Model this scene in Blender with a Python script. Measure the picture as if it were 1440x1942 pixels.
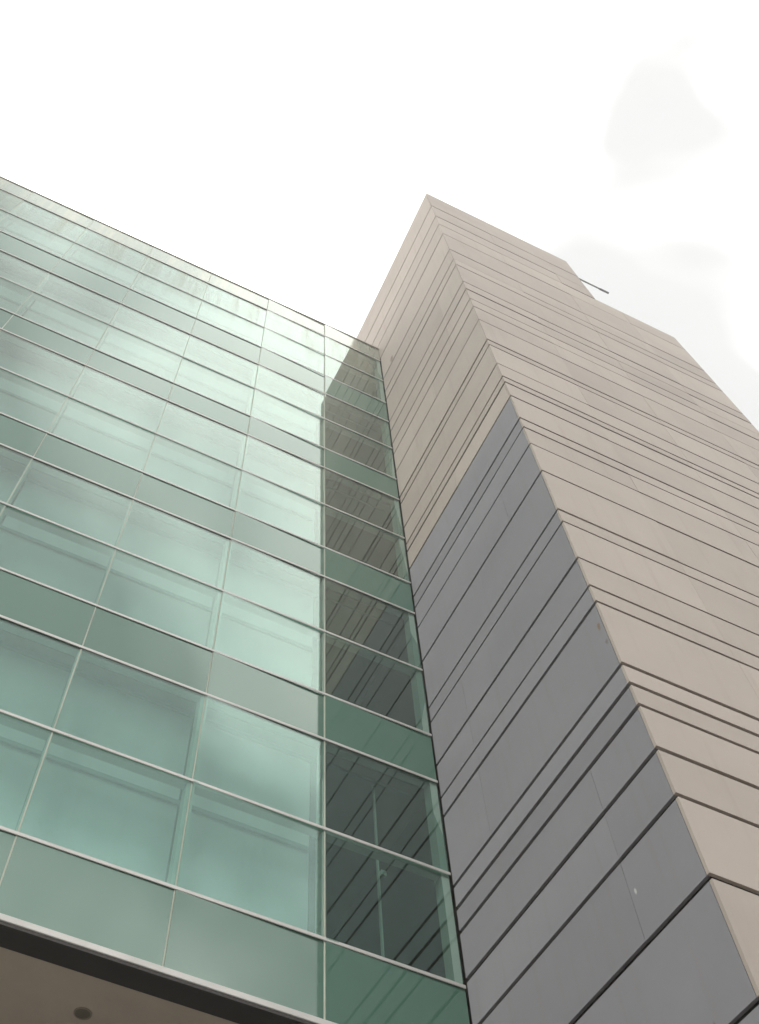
import bpy, bmesh, math, random
from mathutils import Matrix, Vector
random.seed(11)
scn = bpy.context.scene
for o in list(bpy.data.objects):
    bpy.data.objects.remove(o)
COL = scn.collection
ZC = 1.6                                   # eye height above the pavement

# ------------------------------------------------------------------ camera
R = ((0.91734, -0.39482, 0.05099), (0.35527, 0.75411, -0.55236), (0.17963, 0.52482, 0.83204))
cam = bpy.data.cameras.new('camera')
cam_o = bpy.data.objects.new('camera', cam)
COL.objects.link(cam_o)
right, up, back = Vector(R[0]), -Vector(R[1]), -Vector(R[2])
right.normalize(); back = (back - right * back.dot(right)).normalized(); up = back.cross(right)
m = Matrix((right, up, back)).transposed().to_4x4()
m.translation = (0, 0, ZC)
cam_o.matrix_world = m
W, H, F, CX, CY = 1440.0, 1942.0, 2063.57, 488.98, 1271.36
cam.sensor_fit = 'HORIZONTAL'
cam.sensor_width = 36.0
cam.lens = 36.0 * F / W
cam.shift_x = (W / 2 - CX) / W
cam.shift_y = (CY - H / 2) / W
cam.clip_start = 0.05
cam.clip_end = 2000
scn.camera = cam_o

# ------------------------------------------------------------------ overcast sky
SUN_DIR = Vector((-1.0, -0.9, 1.15)).normalized()     # towards the sun, veiled by cloud
elev = math.asin(SUN_DIR.z)
azim = math.atan2(SUN_DIR.x, SUN_DIR.y)
world = bpy.data.worlds.new('World')
scn.world = world
world.use_nodes = True
nt = world.node_tree
nt.nodes.clear()
def N(tree, kind, **kw):
    n = tree.nodes.new(kind)
    for k, v in kw.items():
        setattr(n, k, v)
    return n
sky = N(nt, 'ShaderNodeTexSky', sky_type='NISHITA', sun_disc=False)
sky.sun_elevation = elev
sky.sun_rotation = azim
sky.dust_density = 3.0
tc = N(nt, 'ShaderNodeTexCoord')
mp = N(nt, 'ShaderNodeMapping')
mp.inputs['Location'].default_value = (19.986, 17.045, 19.520)
mp.inputs['Rotation'].default_value = (5.30493, 1.85143, 2.84581)
mp.inputs['Scale'].default_value = (1.0, 1.0, 1.0)
nt.links.new(tc.outputs['Generated'], mp.inputs['Vector'])
nz = N(nt, 'ShaderNodeTexNoise')
nz.inputs['Scale'].default_value = 1.6
nz.inputs['Detail'].default_value = 4
nz.inputs['Roughness'].default_value = 0.45
nz.inputs['Distortion'].default_value = 0.35
nt.links.new(mp.outputs[0], nz.inputs['Vector'])
rp = N(nt, 'ShaderNodeValToRGB')
e = rp.color_ramp.elements
e[0].position, e[0].color = 0.38, (0.348, 0.350, 0.346, 1)
e[1].position, e[1].color = 0.62, (1.08, 1.065, 1.01, 1)
for p, c in ((0.45, (0.368, 0.369, 0.363)), (0.482, (0.55, 0.552, 0.542)), (0.53, (0.88, 0.885, 0.855))):
    x = e.new(p); x.color = (*c, 1)
nt.links.new(nz.outputs['Fac'], rp.inputs[0])
cl = N(nt, 'ShaderNodeVectorMath', operation='SCALE')
cl.inputs['Scale'].default_value = 26
nt.links.new(rp.outputs[0], cl.inputs[0])
mx = N(nt, 'ShaderNodeMixRGB')
mx.inputs[0].default_value = 0.93
nt.links.new(sky.outputs[0], mx.inputs[1])
nt.links.new(cl.outputs[0], mx.inputs[2])
bg = N(nt, 'ShaderNodeBackground')
bg.inputs['Strength'].default_value = 0.1
wo = N(nt, 'ShaderNodeOutputWorld')
nt.links.new(mx.outputs[0], bg.inputs[0])
nt.links.new(bg.outputs[0], wo.inputs[0])

sun = bpy.data.lights.new('sun', 'SUN')
sun.energy = 1.5
sun.angle = math.radians(14)
sun.color = (1.0, 0.95, 0.88)
sun_o = bpy.data.objects.new('sun', sun)
COL.objects.link(sun_o)
sun_o.rotation_euler = SUN_DIR.to_track_quat('Z', 'Y').to_euler()
sun_o.location = (-30, -35, 60)

scn.view_settings.view_transform = 'Standard'
scn.view_settings.look = 'None'
scn.view_settings.exposure = 0.08
scn.view_settings.gamma = 1.0
scn.view_settings.use_curve_mapping = False
scn.render.engine = 'CYCLES'
scn.cycles.transparent_max_bounces = 16
scn.cycles.max_bounces = 6
scn.cycles.diffuse_bounces = 3
scn.cycles.volume_bounces = 0

# ------------------------------------------------------------------ materials
def mat(name):
    m = bpy.data.materials.new(name)
    m.use_nodes = True
    m.node_tree.nodes.clear()
    return m, m.node_tree

def link(t, a, b):
    t.links.new(a, b)

def world_pos(t):
    return N(t, 'ShaderNodeNewGeometry').outputs['Position']

def mapped(t, src, scale):
    n = N(t, 'ShaderNodeMapping')
    n.inputs['Scale'].default_value = scale
    link(t, src, n.inputs['Vector'])
    return n.outputs[0]

def noise(t, vec, scale, detail=4, rough=0.55):
    n = N(t, 'ShaderNodeTexNoise')
    n.inputs['Scale'].default_value = scale
    n.inputs['Detail'].default_value = detail
    n.inputs['Roughness'].default_value = rough
    link(t, vec, n.inputs['Vector'])
    return n.outputs['Fac']

def ramp(t, fac, stops):
    r = N(t, 'ShaderNodeValToRGB')
    el = r.color_ramp.elements
    while len(el) < len(stops):
        el.new(0.5)
    for q, (p, c) in zip(el, stops):
        q.position = p
        q.color = (c[0], c[1], c[2], 1) if not isinstance(c, (int, float)) else (c, c, c, 1)
    link(t, fac, r.inputs[0])
    return r.outputs[0]

def mixc(t, fac, a, b, mode='MIX'):
    n = N(t, 'ShaderNodeMixRGB', blend_type=mode)
    for i, v in ((0, fac), (1, a), (2, b)):
        if hasattr(v, 'is_output'):
            link(t, v, n.inputs[i])
        elif isinstance(v, (int, float)):
            n.inputs[i].default_value = v
        else:
            n.inputs[i].default_value = (v[0], v[1], v[2], 1)
    return n.outputs[0]

def principled(t, color, rough=0.6, spec=0.4, metal=0.0, bump=None, bstr=0.2, bdist=0.01):
    p = N(t, 'ShaderNodeBsdfPrincipled')
    if hasattr(color, 'is_output'):
        link(t, color, p.inputs['Base Color'])
    else:
        p.inputs['Base Color'].default_value = (*color, 1)
    if hasattr(rough, 'is_output'):
        link(t, rough, p.inputs['Roughness'])
    else:
        p.inputs['Roughness'].default_value = rough
    p.inputs['Specular IOR Level'].default_value = spec
    p.inputs['Metallic'].default_value = metal
    if bump is not None:
        b = N(t, 'ShaderNodeBump')
        b.inputs['Strength'].default_value = bstr
        b.inputs['Distance'].default_value = bdist
        link(t, bump, b.inputs['Height'])
        link(t, b.outputs[0], p.inputs['Normal'])
    o = N(t, 'ShaderNodeOutputMaterial')
    link(t, p.outputs[0], o.inputs[0])
    return p

def simple(name, color, rough=0.6, spec=0.4, metal=0.0, vary=0.1):
    m, t = mat(name)
    n = noise(t, world_pos(t), 2.5, 5)
    c = mixc(t, 1.0, color, ramp(t, n, [(0.3, 1 - vary), (0.7, 1 + 0 * vary)]), 'MULTIPLY')
    principled(t, c, rough, spec, metal)
    return m

SPOTS = [((4.807, 3.935, 9.24), 0.045, (0.17, 0.10, 0.05)), ((4.807, 3.915, 8.93), 0.035, (0.12, 0.11, 0.10)),
         ((4.807, 6.555, 25.1), 0.13, (0.14, 0.11, 0.08)), ((4.807, 4.56, 6.22), 0.025, (0.5, 0.5, 0.48)),
         ((4.807, 4.27, 4.75), 0.02, (0.12, 0.10, 0.09))]
def cladding(name, base, dirt):
    m, t = mat(name)
    pos = world_pos(t)
    oi = N(t, 'ShaderNodeObjectInfo').outputs['Random']
    c = mixc(t, 1.0, base, ramp(t, oi, [(0.0, 0.87), (1.0, 1.0)]), 'MULTIPLY')
    blotch = noise(t, pos, 0.55, 6, 0.6)
    c = mixc(t, 1.0, c, ramp(t, blotch, [(0.3, (0.87, 0.87, 0.88)), (0.7, (1, 1, 1))]), 'MULTIPLY')
    streak = noise(t, mapped(t, pos, (9, 9, 0.35)), 1.0, 5, 0.6)
    c = mixc(t, ramp(t, streak, [(0.54, 0.0), (0.8, 0.36)]), c, dirt)
    for ctr, r, colr in SPOTS:
        sub = N(t, 'ShaderNodeVectorMath', operation='SUBTRACT')
        link(t, pos, sub.inputs[0])
        sub.inputs[1].default_value = (ctr[0], ctr[1], ctr[2] + ZC)
        ln = N(t, 'ShaderNodeVectorMath', operation='LENGTH')
        link(t, mapped(t, sub.outputs[0], (1, 1.6, 0.6)), ln.inputs[0])
        wob = N(t, 'ShaderNodeMath', operation='MULTIPLY_ADD')
        link(t, noise(t, pos, 30, 3), wob.inputs[0])
        wob.inputs[1].default_value = r
        link(t, ln.outputs['Value'], wob.inputs[2])
        c = mixc(t, ramp(t, wob.outputs[0], [(r * 0.9, 0.8), (r * 1.5, 0.0)]), c, colr)
    grain = noise(t, pos, 140, 3, 0.7)
    c = mixc(t, 1.0, c, ramp(t, grain, [(0.3, 0.94), (0.7, 1.0)]), 'MULTIPLY')
    principled(t, c, 0.72, 0.25, bump=noise(t, pos, 3.0, 3), bstr=0.05, bdist=0.02)
    return m

M = {}
M['beige'] = cladding('beige_cladding', (0.40, 0.350, 0.312), (0.27, 0.225, 0.185))
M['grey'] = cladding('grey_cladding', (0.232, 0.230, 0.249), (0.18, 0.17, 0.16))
M['core'] = simple('dark_joint_backing', (0.035, 0.030, 0.026), 0.9, 0.1)
M['coping'] = simple('pale_metal_coping', (0.42, 0.40, 0.36), 0.5, 0.4)
M['alu'] = simple('pale_aluminium', (0.50, 0.495, 0.475), 0.42, 0.5, 0.25, 0.18)
M['seal'] = simple('cream_sealant', (0.44, 0.47, 0.40), 0.7, 0.2, 0.0, 0.25)
M['frame'] = simple('inner_frame_paint', (0.50, 0.53, 0.50), 0.5, 0.4)
M['dark'] = simple('dark_bronze_metal', (0.038, 0.034, 0.032), 0.55, 0.3)
M['rail'] = simple('inner_rail_grey', (0.22, 0.24, 0.24), 0.5, 0.3)
M['slab'] = simple('slab_edge_paint', (0.27, 0.26, 0.25), 0.8, 0.2)
M['blind'] = simple('woven_blind', (0.56, 0.54, 0.56), 0.9, 0.1, 0.0, 0.08)
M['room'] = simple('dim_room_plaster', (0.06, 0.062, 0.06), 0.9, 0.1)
M['soffit'] = simple('taupe_soffit', (0.55, 0.485, 0.41), 0.8, 0.2, 0.0, 0.12)
M['rim'] = simple('downlight_rim', (0.30, 0.26, 0.21), 0.5, 0.3)
M['lens'] = simple('downlight_lens', (0.17, 0.155, 0.12), 0.35, 0.4)
M['pole'] = simple('galvanised_pole', (0.27, 0.27, 0.275), 0.5, 0.4, 0.3)
M['roof'] = simple('roof_gravel', (0.3, 0.3, 0.29), 0.9, 0.1)

def schlick(t, r0):
    lw = N(t, 'ShaderNodeLayerWeight')
    lw.inputs['Blend'].default_value = 0.5
    p = N(t, 'ShaderNodeMath', operation='POWER')
    link(t, lw.outputs['Facing'], p.inputs[0])
    p.inputs[1].default_value = 5.0
    a = N(t, 'ShaderNodeMath', operation='MULTIPLY_ADD')
    link(t, p.outputs[0], a.inputs[0])
    a.inputs[1].default_value = 1 - r0
    a.inputs[2].default_value = r0
    return a.outputs[0]

def dirt_mask(t, pos):
    """faint runs of rain dirt down the glass"""
    s = noise(t, mapped(t, pos, (7, 7, 0.25)), 1.0, 5, 0.62)
    low = ramp(t, s, [(0.52, 0.0), (0.85, 0.03)])
    # heavier runs hang from the parapet over the two top rows
    sep = N(t, 'ShaderNodeSeparateXYZ')
    link(t, pos, sep.inputs[0])
    mr = N(t, 'ShaderNodeMapRange')
    mr.inputs[1].default_value = ZC + 23.6
    mr.inputs[2].default_value = ZC + 26.3
    link(t, sep.outputs[2], mr.inputs[0])
    s2 = noise(t, mapped(t, pos, (2.3, 2.3, 0.14)), 1.0, 4, 0.62)
    run = N(t, 'ShaderNodeMath', operation='MULTIPLY')
    link(t, ramp(t, s2, [(0.48, 0.0), (0.70, 0.30)]), run.inputs[0])
    link(t, mr.outputs[0], run.inputs[1])
    mxm = N(t, 'ShaderNodeMath', operation='MAXIMUM')
    link(t, low, mxm.inputs[0])
    link(t, run.outputs[0], mxm.inputs[1])
    return mxm.outputs[0]

def glass_mat(name, r0, tint, refl):
    m, t = mat(name)
    pos = world_pos(t)
    tr = N(t, 'ShaderNodeBsdfTransparent')
    tr.inputs[0].default_value = (*tint, 1)
    gl = N(t, 'ShaderNodeBsdfGlossy')
    graz = N(t, 'ShaderNodeLayerWeight')
    graz.inputs['Blend'].default_value = 0.5
    link(t, ramp(t, graz.outputs['Facing'], [(0.30, refl), (0.62, (0.88, 0.96, 0.905))]), gl.inputs['Color'])
    gl.inputs['Roughness'].default_value = 0.03
    b = N(t, 'ShaderNodeBump')
    b.inputs['Strength'].default_value = 0.03
    b.inputs['Distance'].default_value = 0.004
    link(t, noise(t, pos, 1.1, 2), b.inputs['Height'])
    link(t, b.outputs[0], gl.inputs['Normal'])
    ms = N(t, 'ShaderNodeMixShader')
    link(t, schlick(t, r0), ms.inputs[0])
    link(t, tr.outputs[0], ms.inputs[1])
    link(t, gl.outputs[0], ms.inputs[2])
    df = N(t, 'ShaderNodeBsdfDiffuse')
    df.inputs[0].default_value = (0.40, 0.35, 0.235, 1)
    m2 = N(t, 'ShaderNodeMixShader')
    link(t, dirt_mask(t, pos), m2.inputs[0])
    link(t, ms.outputs[0], m2.inputs[1])
    link(t, df.outputs[0], m2.inputs[2])
    o = N(t, 'ShaderNodeOutputMaterial')
    link(t, m2.outputs[0], o.inputs[0])
    return m

def enamel_mat(name, r0, base, stain=0.0):
    """back-painted spandrel glass"""
    m, t = mat(name)
    pos = world_pos(t)
    oi = N(t, 'ShaderNodeObjectInfo').outputs['Random']
    c = mixc(t, 1.0, base, ramp(t, oi, [(0.0, 0.88), (1.0, 1.0)]), 'MULTIPLY')
    if stain:
        s = noise(t, mapped(t, pos, (3.2, 3.2, 0.22)), 1.0, 6, 0.65)
        c = mixc(t, ramp(t, s, [(0.42, 0.0), (0.72, stain)]), c, (0.47, 0.42, 0.30))
        s2 = noise(t, mapped(t, pos, (8, 8, 0.5)), 1.0, 5, 0.7)
        c = mixc(t, ramp(t, s2, [(0.60, 0.0), (0.78, 0.55)]), c, (0.20, 0.16, 0.11))
    df = N(t, 'ShaderNodeBsdfDiffuse')
    link(t, c, df.inputs[0])
    gl = N(t, 'ShaderNodeBsdfGlossy')
    gl.inputs['Color'].default_value = (0.94, 1.0, 0.955, 1)
    gl.inputs['Roughness'].default_value = 0.03 if not stain else 0.12
    ms = N(t, 'ShaderNodeMixShader')
    link(t, schlick(t, r0), ms.inputs[0])
    link(t, df.outputs[0], ms.inputs[1])
    link(t, gl.outputs[0], ms.inputs[2])
    o = N(t, 'ShaderNodeOutputMaterial')
    link(t, ms.outputs[0], o.inputs[0])
    return m

M['glass'] = glass_mat('green_vision_glass', 0.15, (0.69, 0.80, 0.765), (0.72, 1.0, 0.92))
M['spandrel'] = enamel_mat('green_spandrel_glass', 0.115, (0.070, 0.150, 0.115))
M['parapet'] = enamel_mat('stained_parapet_glass', 0.16, (0.17, 0.20, 0.165), 0.6)

def ground_mat(name, base, scale):
    m, t = mat(name)
    pos = world_pos(t)
    c = mixc(t, 1.0, base, ramp(t, noise(t, pos, scale, 8, 0.65), [(0.3, 0.75), (0.7, 1.0)]), 'MULTIPLY')
    principled(t, c, 0.9, 0.2, bump=noise(t, pos, 40, 4), bstr=0.3, bdist=0.01)
    return m
M['paving'] = ground_mat('paving_concrete', (0.36, 0.335, 0.30), 0.7)
M['ground'] = ground_mat('asphalt_ground', (0.075, 0.075, 0.075), 0.4)

# ------------------------------------------------------------------ mesh helpers
_cache = {}
def box_mesh(sx, sy, sz, mt, bevel=0.0):
    key = (round(sx, 4), round(sy, 4), round(sz, 4), mt, bevel)
    if key in _cache:
        return _cache[key]
    bm = bmesh.new()
    bmesh.ops.create_cube(bm, size=1.0)
    bmesh.ops.scale(bm, vec=(sx, sy, sz), verts=bm.verts)
    if bevel:
        bmesh.ops.bevel(bm, geom=list(bm.edges), offset=bevel, segments=1, affect='EDGES')
    me = bpy.data.meshes.new(mt + '_piece')
    bm.to_mesh(me); bm.free()
    me.materials.append(M[mt])
    _cache[key] = me
    return me

def box(name, lo, hi, mt, parent=None, bevel=0.0, rot=None):
    """one box between two world corners (z counted from the eye level)"""
    s = [hi[i] - lo[i] for i in range(3)]
    c = [(hi[i] + lo[i]) / 2 for i in range(3)]
    o = bpy.data.objects.new(name, box_mesh(*s, mt, bevel))
    COL.objects.link(o)
    o.location = (c[0], c[1], c[2] + ZC)
    if rot:
        o.rotation_euler = rot
    if parent:
        o.parent = parent
        o.matrix_parent_inverse = Matrix.Translation(-parent_world(parent))
    return o

def parent_world(p):
    v = Vector(p.location)
    while p.parent:
        inv = p.matrix_parent_inverse.translation
        v = v + inv + parent_world(p.parent)
        p = p.parent
        break
    return v

def mesh_obj(name, bm, mt, loc, parent=None):
    me = bpy.data.meshes.new(name)
    bm.to_mesh(me); bm.free()
    me.materials.append(M[mt])
    o = bpy.data.objects.new(name, me)
    COL.objects.link(o)
    o.location = loc
    if parent:
        o.parent = parent
        o.matrix_parent_inverse = Matrix.Translation(-parent_world(parent))
    return o

def empty(name, loc, label, cat, group=None):
    o = bpy.data.objects.new(name, None)
    COL.objects.link(o)
    o.location = loc
    o['label'] = label
    o['category'] = cat
    if group:
        o['group'] = group
    return o

# ------------------------------------------------------------------ ground
def sheet(name, x0, x1, y0, y1, z, mt):
    bm = bmesh.new()
    bm.faces.new([bm.verts.new(p) for p in ((x0, y0, 0), (x1, y0, 0), (x1, y1, 0), (x0, y1, 0))])
    o = mesh_obj(name, bm, mt, (0, 0, z))
    o['kind'] = 'structure'
    return o
sheet('ground', -250, 250, -250, 250, -0.13, 'ground')
pv = box('pavement', (-40, -6, -1.72), (40, 30, -1.6), 'paving')
pv['kind'] = 'structure'

# ------------------------------------------------------------------ stone-clad tower
X0, YC = 4.807, 3.843            # corner edge of the tower (metres from the camera)
YG = 7.0                         # plane of the curtain wall
YB = 13.0                        # rear of the tower
XE_UP, XE = 9.09, 11.36          # right ends of the high and the lower block
Z_TOP, Z_STEP = 31.30, 27.50
GAP = 0.050
TH = 0.03
Z_GREY = 15.59
joints = [29.63, 28.39, 27.46, 26.43, 24.87, 24.0, 23.5, 22.13, 21.58, 20.9, 20.36, 19.51,
          18.34, 18.05, 17.09, 16.46, 16.19, 15.59, 14.69, 14.35, 13.76, 12.86, 11.74, 11.42,
          10.53, 9.92, 9.59, 8.46, 8.14, 7.81, 7.20, 6.61, 5.73, 4.66, 3.8, 2.6, 1.1, -0.3]
tower = empty('clad_tower', ((X0 + XE) / 2, (YC + YB) / 2, 0),
              'tall beige tower clad in horizontal panels with a stepped roof and grey lower left face', 'tower')
box('core', (X0 + TH + 0.03, YC + TH + 0.03, -1.6), (XE_UP - 0.06, YB, Z_TOP - 0.12), 'core', tower)
box('core', (XE_UP - 0.06, YC + TH + 0.03, -1.6), (XE - 0.06, YB, Z_STEP - 0.1), 'core', tower)
rows = [Z_TOP] + joints + [-1.6]
half = [random.uniform(0.021, 0.033) for _ in rows]
VJ = 0.002
for k in range(len(rows) - 1):
    zt, zb = rows[k] - (half[k] if k else 0), rows[k + 1] + half[k + 1]
    upper = rows[k + 1] > Z_STEP - 0.2
    # street face, three or four panels to a row
    xs = [X0, X0 + 1.67, X0 + 3.36] + ([XE_UP] if upper else [X0 + 5.03, XE])
    if zt < 2.2:
        xs = [X0, XE]
    for a, b in zip(xs, xs[1:]):
        d = random.uniform(-0.003, 0.003)
        box('panel', (a + (VJ / 2 if a > X0 else 0), YC + d, zb), (b - (VJ / 2 if b < XE_UP - 0.01 or (not upper and b < XE) else 0), YC + TH + d, zt),
            'beige', tower)
    # return face towards the curtain wall
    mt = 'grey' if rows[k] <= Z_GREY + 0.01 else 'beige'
    cut = random.choice((4.62, 5.42, 6.2)) if zt < 24 and zt - zb > 0.45 and zt > 2.2 else None
    end = YG - 0.012 if rows[k] < 27.2 else YB
    ys = [YC + TH + 0.006, cut, end] if cut else [YC + TH + 0.006, end]
    for a, b in zip(ys, ys[1:]):
        d = random.uniform(-0.002, 0.003)
        box('panel', (X0 + d, a + (0.0015 if a == cut else 0), zb), (X0 + TH + d, b - (0.0015 if b == cut else 0), zt), mt, tower)
    # far end face
    xe = XE_UP if upper else XE
    box('panel', (xe - TH - 0.004, YC + TH + 0.006, zb), (xe - 0.004, YB, zt), 'beige', tower)
# side of the high block above the step is covered by the end panels; copings close the tops
box('coping', (X0 + 0.004, YC + 0.004, Z_TOP + 0.002), (XE_UP - 0.008, YB, Z_TOP + 0.05), 'coping', tower)
box('coping', (XE_UP + 0.002, YC + 0.004, Z_STEP - 0.055), (XE - 0.008, YB, Z_STEP + 0.0), 'coping', tower)

# horizontal rod that sticks out from the high block above the step
rod = empty('roof_pole', (XE_UP, YC + 0.35, ZC + 29.4), 'thin dark pole sticking out sideways above the roof step of the tower', 'pole')
def tube(name, p, q, r, mt, parent, seg=10):
    p, q = Vector(p), Vector(q)
    bm = bmesh.new()
    bmesh.ops.create_cone(bm, cap_ends=True, segments=seg, radius1=r, radius2=r, depth=(q - p).length)
    rot = (q - p).to_track_quat('Z', 'Y').to_matrix().to_4x4()
    bmesh.ops.transform(bm, matrix=rot, verts=bm.verts)
    for f in bm.faces:
        f.smooth = len(f.verts) == 4
    c = (p + q) / 2
    return mesh_obj(name, bm, mt, (c.x, c.y, c.z + ZC), parent)
ry, rz = YC + 0.04, 29.70
tube('arm', (XE_UP - 0.02, ry, rz), (9.74, ry, rz), 0.019, 'pole', rod)
tube('joint_sleeve', (9.74, ry, rz), (9.79, ry, rz), 0.018, 'pole', rod)
tube('tip', (9.79, ry, rz), (10.06, ry, rz), 0.027, 'pole', rod)
box('bracket', (XE_UP - 0.004, ry - 0.035, rz - 0.09), (XE_UP + 0.016, ry + 0.09, rz + 0.09), 'pole', rod)

# ------------------------------------------------------------------ glass building
T = [7.115, 8.650, 10.205, 11.135, 12.630, 14.170, 15.113, 16.675, 18.220, 19.132,
     20.650, 22.115, 23.270, 24.72, 26.18, 27.12]
ZB = 6.18
KIND = ['S', 'V', 'V', 'S', 'V', 'V', 'S', 'V', 'V', 'S', 'V', 'V', 'S', 'V', 'V', 'P']
CW = 1.505
NC = 13
XR = X0 - 0.012
cols = [X0 - 0.0 - CW * k for k in range(NC + 1)]      # 4.807, 3.302 ...
XL = cols[-1]
bld = empty('glass_building', ((XL + XR) / 2, YG + 3.5, 0),
            'green glass office block with white transom lines beside the beige tower', 'building')
levels = [ZB] + T
for r in range(len(KIND)):
    z0, z1 = levels[r], levels[r + 1]
    for c in range(NC):
        a, b = cols[c + 1] + 0.008, cols[c] - (0.008 if c else 0.014)
        tilt = (random.gauss(0, 0.0025), 0, random.gauss(0, 0.0022) + (0.015 if c < 2 else 0.0))
        kind = KIND[r]
        if kind == 'V':
            box('pane', (a, YG, z0 + 0.003), (b, YG + 0.012, z1 - 0.003), 'glass', bld, rot=tilt)
        else:
            box('spandrel_pane' if kind == 'S' else 'parapet_pane', (a, YG, z0 + 0.003), (b, YG + 0.012, z1 - 0.003),
                'spandrel' if kind == 'S' else 'parapet', bld, rot=tilt)
for c in range(1, NC):
    x = cols[c]
    box('joint_seal', (x - 0.007, YG + 0.001, ZB), (x + 0.007, YG + 0.014, T[-1] - 0.01), 'seal', bld)
for c in range(0, NC + 1):
    x = cols[c]
    w = 0.045 if c == 2 else 0.022
    lo, hi = (x - 0.11, x - 0.02) if c == 0 else (x - w, x + w)
    box('mullion', (lo, YG + 0.022, ZB), (hi, YG + 0.17, T[-1] - 0.05), 'frame', bld)
for r, z in enumerate(T[:-1]):
    h = 0.024
    box('transom', (XL, YG - 0.015, z - h), (XR - 0.001, YG - 0.004, z + h), 'alu', bld, bevel=0.006)
    box('inner_transom', (XL, YG + 0.030, z - 0.028), (XR - 0.004, YG + 0.13, z + 0.028), 'frame', bld)
box('coping', (XL, YG - 0.018, T[-1] - 0.004), (XR - 0.001, YG + 0.35, T[-1] + 0.022), 'coping', bld, bevel=0.005)
# bottom trim, dark drip band and the soffit
box('bottom_trim', (XL, YG - 0.035, 6.105), (XR - 0.001, YG - 0.003, 6.176), 'alu', bld, bevel=0.006)
box('drip_band', (XL, YG - 0.025, 6.070), (XR - 0.001, YG + 0.235, 6.104), 'dark', bld)
box('drip_band_upstand', (XL, YG - 0.002, 6.106), (XR - 0.003, YG + 0.018, 6.178), 'dark', bld)
DEP = 6.0
SOFF = 6.09
box('soffit', (XL, YG + 0.236, SOFF), (XR - 0.002, YG + DEP, SOFF + 0.05), 'soffit', bld)
# floor slabs, inner blinds, rooms
BD = 0.36
floors = [(ZB, T[0]), (T[2], T[3]), (T[5], T[6]), (T[8], T[9]), (T[11], T[12])]
for k, (z0, z1) in enumerate(floors):
    box('floor_slab', (XL, YG + 0.18, z0 + (0.03 if k else 0.0)), (XR - 0.005, YG + DEP, z1 - 0.03), 'slab', bld)
box('roof', (XL, YG + 0.18, T[14] + 0.05), (XR - 0.005, YG + DEP, T[14] + 0.35), 'roof', bld)
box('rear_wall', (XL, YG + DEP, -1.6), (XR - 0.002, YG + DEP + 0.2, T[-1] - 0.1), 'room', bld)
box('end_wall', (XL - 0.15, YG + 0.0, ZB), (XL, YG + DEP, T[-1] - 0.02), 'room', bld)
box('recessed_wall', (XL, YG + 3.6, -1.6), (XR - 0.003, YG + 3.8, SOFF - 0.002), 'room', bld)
for k in range(5):
    zb = floors[k][1] - 0.03
    zt = floors[k + 1][0] + 0.03 if k < 4 else T[14] + 0.05
    zm = T[1 + 3 * k] if k < 4 else T[13]
    box('partition', (cols[1] + 0.0, YG + BD + 0.02, zb + 0.002), (cols[1] + 0.10, YG + DEP - 0.002, zt - 0.002), 'room', bld)
    for c in range(1, NC):
        a, b = cols[c + 1] + 0.02, cols[c] - 0.02
        box('blind', (a, YG + BD, zb + 0.01), (b, YG + BD + 0.012, zt - 0.06), 'blind', bld)
    box('blind_rail', (XL + 0.05, YG + BD - 0.035, zm - 0.03), (cols[1] - 0.03, YG + BD - 0.003, zm + 0.03), 'rail', bld)
    box('head_rail', (XL + 0.05, YG + BD - 0.05, zt - 0.058), (XR - 0.13, YG + BD - 0.003, zt - 0.003), 'rail', bld)
# inner casement post with its catch in the bay beside the tower
post = box('casement_post', (4.11, YG + BD, T[0] + 0.0), (4.132, YG + BD + 0.03, T[2] + 0.02), 'frame', bld)
box('catch', (4.137, YG + BD - 0.03, 8.67), (4.20, YG + BD + 0.01, 8.74), 'frame', bld)

# downlight in the soffit
dl = empty('downlight', (1.35, 7.74, ZC + SOFF), 'small round recessed downlight in the brown soffit under the glass', 'downlight')
def ring(name, r0, r1, z0, z1, mt, parent, seg=28):
    bm = bmesh.new()
    L = []
    for rr, zz in ((r0, z1), (r0, z0), (r1, z0), (r1, z1)):
        L.append([bm.verts.new((rr * math.cos(2 * math.pi * i / seg), rr * math.sin(2 * math.pi * i / seg), zz)) for i in range(seg)])
    for j in range(4):
        A, B = L[j], L[(j + 1) % 4]
        for i in range(seg):
            bm.faces.new((A[i], A[(i + 1) % seg], B[(i + 1) % seg], B[i]))
    bmesh.ops.recalc_face_normals(bm, faces=bm.faces)
    return mesh_obj(name, bm, mt, (1.35, 7.74, ZC + SOFF), parent)
ring('trim_ring', 0.068, 0.080, -0.012, -0.001, 'rim', dl)
bm = bmesh.new()
bmesh.ops.create_cone(bm, cap_ends=True, segments=28, radius1=0.066, radius2=0.05, depth=0.006)
mesh_obj('lens', bm, 'lens', (1.35, 7.74, ZC + SOFF - 0.005), dl)

# ------------------------------------------------------------------ bright misty air round the whole place
hz, t = mat('haze_air')
pvn = N(t, 'ShaderNodeVolumePrincipled')
pvn.inputs['Color'].default_value = (0.97, 0.96, 0.94, 1)
pvn.inputs['Density'].default_value = 0.0032
pvn.inputs['Anisotropy'].default_value = 0.3
ho = N(t, 'ShaderNodeOutputMaterial')
link(t, pvn.outputs[0], ho.inputs['Volume'])
M['haze'] = hz
haze = box('haze', (-251, -251, -3.2), (251, 251, 33.5), 'haze')
haze['kind'] = 'stuff'
